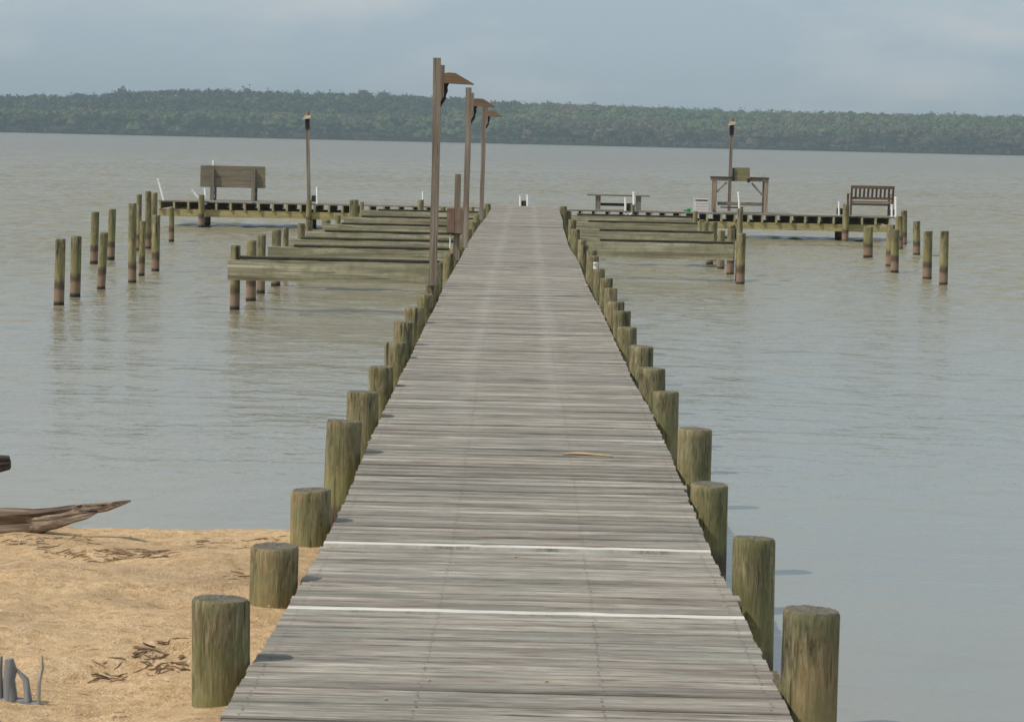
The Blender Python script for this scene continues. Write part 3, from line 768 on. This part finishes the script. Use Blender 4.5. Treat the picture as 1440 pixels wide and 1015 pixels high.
# debris on the sand: twigs and wrack
def onsand(xp, yp):
    z = .55
    for _ in range(4):
        p = onz(xp, yp, z); z = beach_fine(p.x, p.y)
    return onz(xp, yp, z)
m = MB()
def twig(c, L, r, ang):
    n = 4; pts = []
    for i in range(n+1):
        t = i/n-.5; x = c.x+L*t*math.cos(ang)+random.uniform(-1, 1)*L*.06; yy = c.y+L*t*math.sin(ang)+random.uniform(-1, 1)*L*.06
        pts.append((x, yy, beach_fine(x, yy)+r*.6+abs(random.gauss(0, r*.5))))
    m.tube(pts, [r*.6, r, r, r*.8, r*.4], 5)
for (x0, x1, y0, y1, n, rr) in ((50, 250, 772, 784, 120, .004), (0, 150, 752, 766, 45, .004), (260, 400, 756, 774, 40, .0035), (190, 262, 908, 945, 70, .007), (135, 190, 925, 958, 16, .006),
                               (320, 345, 800, 815, 7, .005), (0, 400, 760, 840, 26, .002), (0, 300, 830, 1010, 26, .002)):
    for _ in range(n):
        p = onsand(random.uniform(x0, x1), random.uniform(y0, y1))
        twig(p, random.uniform(.02, .085), rr*random.uniform(.25, .6), random.gauss(0, .5) if y0 < 900 else random.uniform(0, 3.1))
tag(m.build('beach_debris', DEBRIS, None), 'dark twigs and dried weed scattered in lines over the sand', 'debris', kind='stuff')
m = MB()
for _ in range(520):
    p = onsand(random.uniform(-60, 430), 752+260*random.random()**1.3)
    r = random.uniform(.002, .0065); a = random.uniform(0, 3)
    vs = [(p.x+r*1.5*math.cos(a+k*1.57)*random.uniform(.6, 1), p.y+r*math.sin(a+k*1.57), p.z+.001+random.uniform(0, r)) for k in range(4)]+[(p.x, p.y, p.z+r*.9)]
    m.add(vs, [(0, 1, 4), (1, 2, 4), (2, 3, 4), (3, 0, 4)])
tag(m.build('shell_fragments', plain('shell', (.66, .55, .40), .6, .3), None), 'pale shell fragments and pebbles strewn over the sand', 'shells', kind='stuff')

# driftwood log with its upward stub
e = empty('driftwood_log', (0, 0, 0)); Yl = 13.9
A = at(182, 705, Yl-.2); base = at(-10, 738, Yl)
e.location = (base.x, base.y, beach_z(base.x, base.y)); tag(e, 'weathered driftwood log lying on the crest of the sand, its pointed end over the water', 'log')
def loc(x, y, Y=Yl): return at(x, y, Y)-e.location
import bmesh
def ragged_limb(name, pts, rads, seg=26, rough=.30):
    m = MB(); P = [Vector(p) for p in pts]
    # refine
    Q = []; RR = []
    for i in range(len(P)-1):
        for k in range(6):
            t = k/6; Q.append(P[i].lerp(P[i+1], t)); RR.append(rads[i]*(1-t)+rads[i+1]*t)
    Q.append(P[-1]); RR.append(rads[-1])
    ph = random.uniform(0, 9); vs = []; n = len(Q); prev = None
    for i, p in enumerate(Q):
        d = (Q[min(i+1, n-1)]-Q[max(i-1, 0)]).normalized(); u = Vector((0, 0, 1)); u = (u-d*u.dot(d)).normalized(); w = d.cross(u)
        for k in range(seg):
            a = 2*math.pi*k/seg
            r = RR[i]*(1+rough*mn.noise(Vector((math.cos(a)*1.8, math.sin(a)*1.8, p.length*2.2+ph)))*1.6+.10*math.sin(a*3+p.length*3)+.10*math.sin(a*7+p.length*5+ph))
            vs.append(p+u*math.cos(a)*r+w*math.sin(a)*r*.9)
    fs = [(i*seg+k, i*seg+(k+1) % seg, (i+1)*seg+(k+1) % seg, (i+1)*seg+k) for i in range(n-1) for k in range(seg)]+[tuple(reversed(range(seg))), tuple((n-1)*seg+k for k in range(seg))]
    m.add(vs, fs, False); return m.build(name, DARKW if name == 'upright_limb' else DRIFT, e)
ragged_limb('trunk', [loc(-330, 752), loc(-160, 742), loc(-10, 738), loc(50, 733), loc(105, 719), loc(150, 713, Yl-.1), loc(183, 704, Yl-.2)], [.11, .095, .075, .060, .036, .020, .004])
ragged_limb('broken_limb', [loc(30, 738), loc(80, 733, Yl-.06), loc(120, 724, Yl-.1), loc(137, 719, Yl-.1)], [.042, .034, .020, .006])
ragged_limb('upright_limb', [loc(-200, 740), loc(-120, 700), loc(-50, 664), loc(-8, 652), loc(14, 650)], [.05, .045, .042, .040, .028])
# grey roots in the lower left corner
p = onsand(22, 985); e2 = empty('grey_driftwood', tuple(p)); tag(e2, 'small pale grey driftwood stump with upright prongs in the lower left corner of the sand', 'driftwood')
def l2(x, y, Y): return at(x, y, Y)-p
Yg = p.y
m = MB(); m.tube([l2(-60, 996, Yg), l2(0, 988, Yg), l2(30, 988, Yg), l2(56, 992, Yg)], [.02, .022, .018, .008], 12, wob=.1); m.build('stump', DRIFTG, e2)
for pts, rs in (([(15, 975), (13, 955), (15, 941), (13, 926)], [.030, .025, .027, .018]), ([(40, 975), (36, 955), (24, 941)], [.016, .014, .006]), ([(54, 985), (55, 960), (60, 938), (59, 921)], [.009, .008, .006, .003]), ([(1, 975), (0, 940), (2, 922)], [.012, .01, .006])):
    m = MB(); m.tube([l2(a, b+(10 if b > 960 else 0), Yg) for a, b in pts], [q*.8 for q in rs], 10, wob=.06); m.build('prong', DRIFTG, e2)

# ------------------------------------------------------------------ water
Ys = [-45., -20., 0., 6., 9.]
while Ys[-1] < 330: Ys.append(Ys[-1]+max(.05, .0011*Ys[-1]*(1+max(0, Ys[-1]-80)/90)))
nfine = len(Ys); Ys += [360., 420., 520., 700., 1000., 1500., 2004.]
Ys = np.array(Ys); NU = 430; u = np.linspace(-1, 1, NU)
wid = np.maximum(3.5, Ys*.215+1.0)
out_ = np.array([1.05, 1.2, 1.6, 2.5, 5, 12, 30])
XX = np.empty((len(Ys), NU+14))
for j_, (yy, ww) in enumerate(zip(Ys, wid)):
    e_ = ww+(3200-ww)*(np.array([.002, .006, .02, .06, .2, .5, 1.0]))
    XX[j_] = np.concatenate([-e_[::-1], u*ww, e_])
YY = np.repeat(Ys[:, None], NU+14, 1); ZZ = np.zeros_like(XX)
r_ = np.random.default_rng(3)
amp_y = np.interp(YY, [9, 14, 24, 40, 60, 200, 300, 330], [.0, .03, .06, .2, .55, .7, .5, 0])
pt_ = np.sin(.21*XX+.09*YY+1)+np.sin(-.13*XX+.17*YY+2.3)+np.sin(.5*XX-.31*YY)*.6+np.sin(.07*XX+.045*YY)
amp_y = amp_y*(1+.12*pt_)
edge = np.clip((wid[:, None]-np.abs(XX))/(wid[:, None]*.05), 0, 1)
for k_ in range(64):
    lam = .28*(1.5/.28)**r_.random(); a_ = r_.normal(R(205), R(42)); kk = 2*math.pi/lam
    ph_ = r_.uniform(0, 6.28)
    vis = np.clip((lam*55-YY*.35)/(lam*12)+1.2, 0, 1) if lam < .5 else 1.0
    ZZ += lam*.0052*np.sin(kk*(XX*math.sin(a_)+YY*math.cos(a_))+ph_+.8*np.sin(.9*XX*r_.normal()+.7*YY*r_.normal()))*vis
ZZ *= amp_y*edge
ny_, nx_ = XX.shape
me = bpy.data.meshes.new('water'); co_ = np.stack([XX, YY, ZZ], 2).reshape(-1, 3)
idx = np.arange(ny_*nx_).reshape(ny_, nx_); q_ = np.stack([idx[:-1, :-1], idx[:-1, 1:], idx[1:, 1:], idx[1:, :-1]], 2).reshape(-1, 4)
me.vertices.add(len(co_)); me.vertices.foreach_set('co', co_.ravel()); me.loops.add(q_.size); me.loops.foreach_set('vertex_index', q_.ravel().astype(np.int32))
me.polygons.add(len(q_)); me.polygons.foreach_set('loop_start', np.arange(0, q_.size, 4, dtype=np.int32)); me.update(calc_edges=True)
me.polygons.foreach_set('use_smooth', np.ones(len(q_), bool)); me.materials.append(WAT)
o = bpy.data.objects.new('water', me); COL.objects.link(o); tag(o, kind='structure'); print('water quads', len(q_))

# ------------------------------------------------------------------ far shore and its wood
def hill(x, y):
    d = y-2000
    left = float(np.interp(x, [-3200, -500, -370, -290, -200, -120, -60, 0, 60, 160, 360, 3200], [10, 10, 12, 18.5, 19, 19, 17, 14.5, 15, 12.5, 12.5, 11]))
    t = min(1, max(0, (d-50)/230)); t = t*t*(3-2*t)
    return -.6+min(1.6, max(0, d)*.25)+left*t+1.2*mn.noise(Vector((x*.01, y*.012, 0)))*t
HG = ground_mat('forest_floor', (.05, .04, .025), (.10, .085, .045), .1)
grid('far_shore', list(np.concatenate([[-3200, -2000, -1200], np.arange(-800, 801, 25), [1200, 2000, 3200]])), list(np.concatenate([[1998, 2000, 2003, 2008], np.arange(2020, 2400, 20), [2500, 3000, 3600]])), hill, HG)

EV = [(.014, .030, .020), (.018, .036, .022), (.024, .042, .020)]
SP = [(.070, .105, .035), (.082, .115, .036), (.060, .092, .034)]
YG = [(.11, .135, .045), (.10, .125, .045), (.125, .135, .055)]
BR = [(.085, .072, .052), (.10, .078, .055), (.075, .066, .05), (.12, .085, .06)]
V, F, Cc = [], [], []; nv = 0
oct_v = np.array([(1,0,0),(-1,0,0),(0,1,0),(0,-1,0),(0,0,1),(0,0,-1),(.7,.7,0),(-.7,.7,0),(.7,-.7,0),(-.7,-.7,0),(.7,0,.7),(-.7,0,.7),(0,.7,.7),(0,-.7,.7)], float)
oct_f = np.array([(4,10,13),(4,13,11),(4,11,12),(4,12,10),(0,8,10),(8,13,10),(8,3,13),(3,9,13),(9,11,13),(9,1,11),(1,7,11),(7,12,11),(7,2,12),(2,6,12),(6,10,12),(6,0,10)])
def add_tris(v, f, col):
    global nv
    V.append(v); F.append(f+nv); Cc.append(np.repeat(col[None, :], len(f), 0) if col.ndim == 1 else col); nv += len(v)
def tree(x, y, z, h, r, col, kind, nleaf):
    col = np.array(col)*(1+rng.normal(0, .07))
    if kind == 'pine':
        nl = 6; cen = np.stack([rng.normal(0, r*.18, nl), rng.normal(0, r*.18, nl), np.linspace(.35, .93, nl)*h], 1); rr = np.linspace(r*.75, r*.28, nl); zr = np.full(nl, h*.11)
    else:
        nl = 8; a = rng.uniform(0, 6.28, nl); q = r*rng.uniform(.25, .68, nl); zz_ = rng.uniform(.42, .84, nl)*h
        cen = np.stack([q*np.cos(a), q*np.sin(a), zz_], 1); rr = r*rng.uniform(.34, .56, nl); zr = rr*rng.uniform(.75, 1.05, nl)
        cen[0] = (0, 0, h*.80); rr[0] = r*.5
        if y > 2100: cen[5:, 2] = h*rng.uniform(.15, .42, 3)
    base = np.array((x, y, z))
    for c_, r_, z_ in zip(cen, rr, zr):
        v = oct_v*np.array((r_*.82, r_*.82, z_*.82))*(1+rng.normal(0, .08, (14, 1)))+c_+base
        add_tris(v, oct_f, col*.9*(1+rng.normal(0, .04)))
    k = rng.integers(0, nl, nleaf); d = rng.normal(size=(nleaf, 3)); d /= np.linalg.norm(d, axis=1)[:, None]; d[:, 2] = np.where(d[:, 2] < -.3, -d[:, 2], d[:, 2]); d[:, 1] = np.where(rng.random(nleaf) < .6, -abs(d[:, 1]), d[:, 1])
    P = cen[k]+d*np.stack([rr[k], rr[k], zr[k]], 1)*rng.uniform(.85, 1.30, (nleaf, 1))+base
    s = rng.uniform(.4, 1.35, (nleaf, 1))
    t1 = rng.normal(size=(nleaf, 3)); t1 /= np.linalg.norm(t1, axis=1)[:, None]; t2 = np.cross(t1, rng.normal(size=(nleaf, 3))); t2 /= np.linalg.norm(t2, axis=1)[:, None]
    v = np.stack([P-t1*s, P+t1*s*.6+t2*s*.7, P+t1*s*.5-t2*s*.8], 1).reshape(-1, 3)
    f = np.arange(nleaf*3).reshape(-1, 3)
    add_tris(v, f, col[None, :]*(1+rng.normal(0, .06, (nleaf, 1))).clip(.6, 1.4))
def trunk(x, y, z, h, col):
    w = rng.uniform(.15, .32); v = np.array([(x-w, y, z-1), (x+w, y, z-1), (x, y+w, z-1), (x-w*.4, y, z+h), (x+w*.4, y, z+h), (x, y+w*.4, z+h)])
    add_tris(v, np.array([(0,1,4),(0,4,3),(1,2,5),(1,5,4),(2,0,3),(2,3,5)]), np.array(col))
def patchn(x, y, s): return mn.noise(Vector((x*s, y*s*.6, 5.0)))
rows = [2003, 2009, 2016, 2024, 2033, 2043, 2055, 2070, 2087, 2105, 2125, 2146, 2168, 2190, 2212, 2235, 2258, 2276, 2290, 2300, 2308]
for ri, yr in enumerate(rows):
    x = -640+rng.uniform(0, 6)
    while x < 640:
        y = yr+rng.normal(0, 2.5); g = hill(x, y)
        leftish = x < -10
        u = patchn(x, y, .012)+rng.normal(0, .22); v_ = patchn(x+500, y, .03)+rng.normal(0, .25)
        back = ri >= 9
        if back and leftish: pal = EV if (u < .30 or x < -60) and v_ < .5 else SP
        elif back: pal = SP if u < .18 else (YG if v_ > .2 else BR)
        elif ri < 2: pal = EV if v_ < .1 else (BR if x > -20 else SP)
        elif x > 20: pal = BR if u < .25 else (SP if v_ < .2 else YG)
        elif x > -190: pal = YG if u > .05 else (BR if v_ > .1 else SP)
        else: pal = SP if v_ < .3 else (BR if u > 0 else EV)
        kind = 'pine' if pal is EV and not back and rng.random() < .35 else 'broad'
        h = rng.uniform(12, 18) if ri > 1 else rng.uniform(7, 14); r = rng.uniform(4.2, 9.5)
        if back: h = rng.uniform(15.5, 18)
        if kind == 'pine': r *= .62; h *= 1.1
        if rng.random() < .03: h *= 1.12
        tree(x, y, g, h, r, pal[rng.integers(len(pal))], kind, 120 if ri < 8 else 90)
        if ri < 3:
            for _ in range(2): trunk(x+rng.normal(0, 3), y-2, g, h*rng.uniform(.4, .7), (.14, .125, .11))
        x += rng.uniform(5, 9) if ri < 8 else rng.uniform(5.5, 9.5)
# shoreline scrub
for _ in range(420):
    x = rng.uniform(-640, 640); tree(x, 2001.5+rng.uniform(0, 2), .1, rng.uniform(2, 5), rng.uniform(1.6, 3.2), (EV+BR+SP)[rng.integers(10)], 'broad', 26)
V = np.concatenate(V); F = np.concatenate(F); Cc = np.concatenate(Cc)
me = bpy.data.meshes.new('far_woods'); nf = len(F)
me.vertices.add(len(V)); me.vertices.foreach_set('co', V.ravel()); me.loops.add(nf*3); me.loops.foreach_set('vertex_index', F.ravel().astype(np.int32))
me.polygons.add(nf); me.polygons.foreach_set('loop_start', np.arange(0, nf*3, 3, dtype=np.int32)); me.update(calc_edges=True)
Cc = (Cc*np.array([.90, .93, .72])).clip(0, 1)
at_ = me.attributes.new('leafcol', 'FLOAT_COLOR', 'FACE'); at_.data.foreach_set('color', np.concatenate([Cc, np.ones((nf, 1))], 1).ravel())
me.materials.append(LEAF); o = bpy.data.objects.new('far_woods', me); COL.objects.link(o)
tag(o, 'hazy spring woodland covering the low hills of the far shore', 'woodland', kind='stuff')
print('forest tris', nf)

# ------------------------------------------------------------------ haze
m = MB(); m.box((0, 1700, 29.0), (6600, 4000, 64.0))
hz_ = bpy.data.materials.new('haze_air'); hz_.use_nodes = True; t = hz_.node_tree; t.nodes.clear()
out = t.nodes.new('ShaderNodeOutputMaterial'); pv = t.nodes.new('ShaderNodeVolumePrincipled')
pv.inputs['Color'].default_value = (.46, .58, .66, 1); pv.inputs['Density'].default_value = .00025
t.links.new(pv.outputs[0], out.inputs['Volume'])
o = m.build('haze', hz_); tag(o, 'pale blue haze hanging over the water', 'haze', kind='stuff')

# ------------------------------------------------------------------ sky and sun
EL, AZ = 51.0, -113.0      # azimuth clockwise from +Y: the sun stands to the left and a little behind the camera
w = bpy.data.worlds.new('World'); S.world = w; w.use_nodes = True; t = w.node_tree; t.nodes.clear()
out = t.nodes.new('ShaderNodeOutputWorld'); bg = t.nodes.new('ShaderNodeBackground'); bg.inputs[1].default_value = .10
sky = t.nodes.new('ShaderNodeTexSky'); sky.sky_type = 'NISHITA'; sky.sun_disc = False; sky.sun_elevation = R(EL); sky.sun_rotation = R(AZ)
sky.air_density = 1.0; sky.dust_density = 1.5; sky.ozone_density = 1.5
tc = t.nodes.new('ShaderNodeTexCoord'); mp = t.nodes.new('ShaderNodeMapping'); mp.inputs['Scale'].default_value = (1.0, 1.0, 3.2)
nz = t.nodes.new('ShaderNodeTexNoise'); nz.inputs['Scale'].default_value = 11.0; nz.inputs['Detail'].default_value = 5; nz.inputs['Roughness'].default_value = .52
t.links.new(tc.outputs['Generated'], mp.inputs[0]); t.links.new(mp.outputs[0], nz.inputs['Vector'])
rp = t.nodes.new('ShaderNodeMapRange'); rp.inputs[1].default_value = .38; rp.inputs[2].default_value = .72; rp.inputs[3].default_value = .88; rp.inputs[4].default_value = .95
t.links.new(nz.outputs[0], rp.inputs[0])
cl = t.nodes.new('ShaderNodeMix'); cl.data_type = 'RGBA'; cl.inputs[6].default_value = (4.2, 5.2, 6.05, 1); cl.inputs[7].default_value = (5.9, 6.25, 6.5, 1)
r2 = t.nodes.new('ShaderNodeMapRange'); r2.inputs[1].default_value = .48; r2.inputs[2].default_value = .74; t.links.new(nz.outputs[0], r2.inputs[0]); t.links.new(r2.outputs[0], cl.inputs[0])
mx = t.nodes.new('ShaderNodeMix'); mx.data_type = 'RGBA'
t.links.new(rp.outputs[0], mx.inputs[0]); t.links.new(sky.outputs[0], mx.inputs[6]); t.links.new(cl.outputs[2], mx.inputs[7])
t.links.new(mx.outputs[2], bg.inputs[0]); t.links.new(bg.outputs[0], out.inputs[0])
sd = bpy.data.lights.new('sun', 'SUN'); sd.energy = 3.4; sd.angle = R(.8); sd.color = (1, .93, .82)
so = bpy.data.objects.new('sun', sd); COL.objects.link(so)
dirv = Vector((math.sin(R(AZ))*math.cos(R(EL)), math.cos(R(AZ))*math.cos(R(EL)), math.sin(R(EL))))
so.rotation_euler = dirv.to_track_quat('Z', 'Y').to_euler(); so.location = (0, 0, 60)

# ------------------------------------------------------------------ camera and render
cd = bpy.data.cameras.new('camera'); co = bpy.data.objects.new('camera', cd); COL.objects.link(co); S.camera = co
cd.sensor_width = 36; cd.lens = 36*FPX/1440; cd.clip_end = 9000; cd.clip_start = .1
co.matrix_world = Matrix.Translation((0, 0, HC)) @ M.to_4x4()
cd.dof.use_dof = True; cd.dof.focus_distance = 32; cd.dof.aperture_fstop = 22
S.view_settings.view_transform = 'Standard'; S.view_settings.look = 'None'; S.view_settings.exposure = 0; S.view_settings.gamma = 1
S.render.engine = 'CYCLES'
cy = S.cycles; cy.max_bounces = 6; cy.diffuse_bounces = 3; cy.glossy_bounces = 3; cy.volume_bounces = 1
cy.use_denoising = True; cy.pixel_filter_type = 'BLACKMAN_HARRIS'; cy.filter_width = 1.5
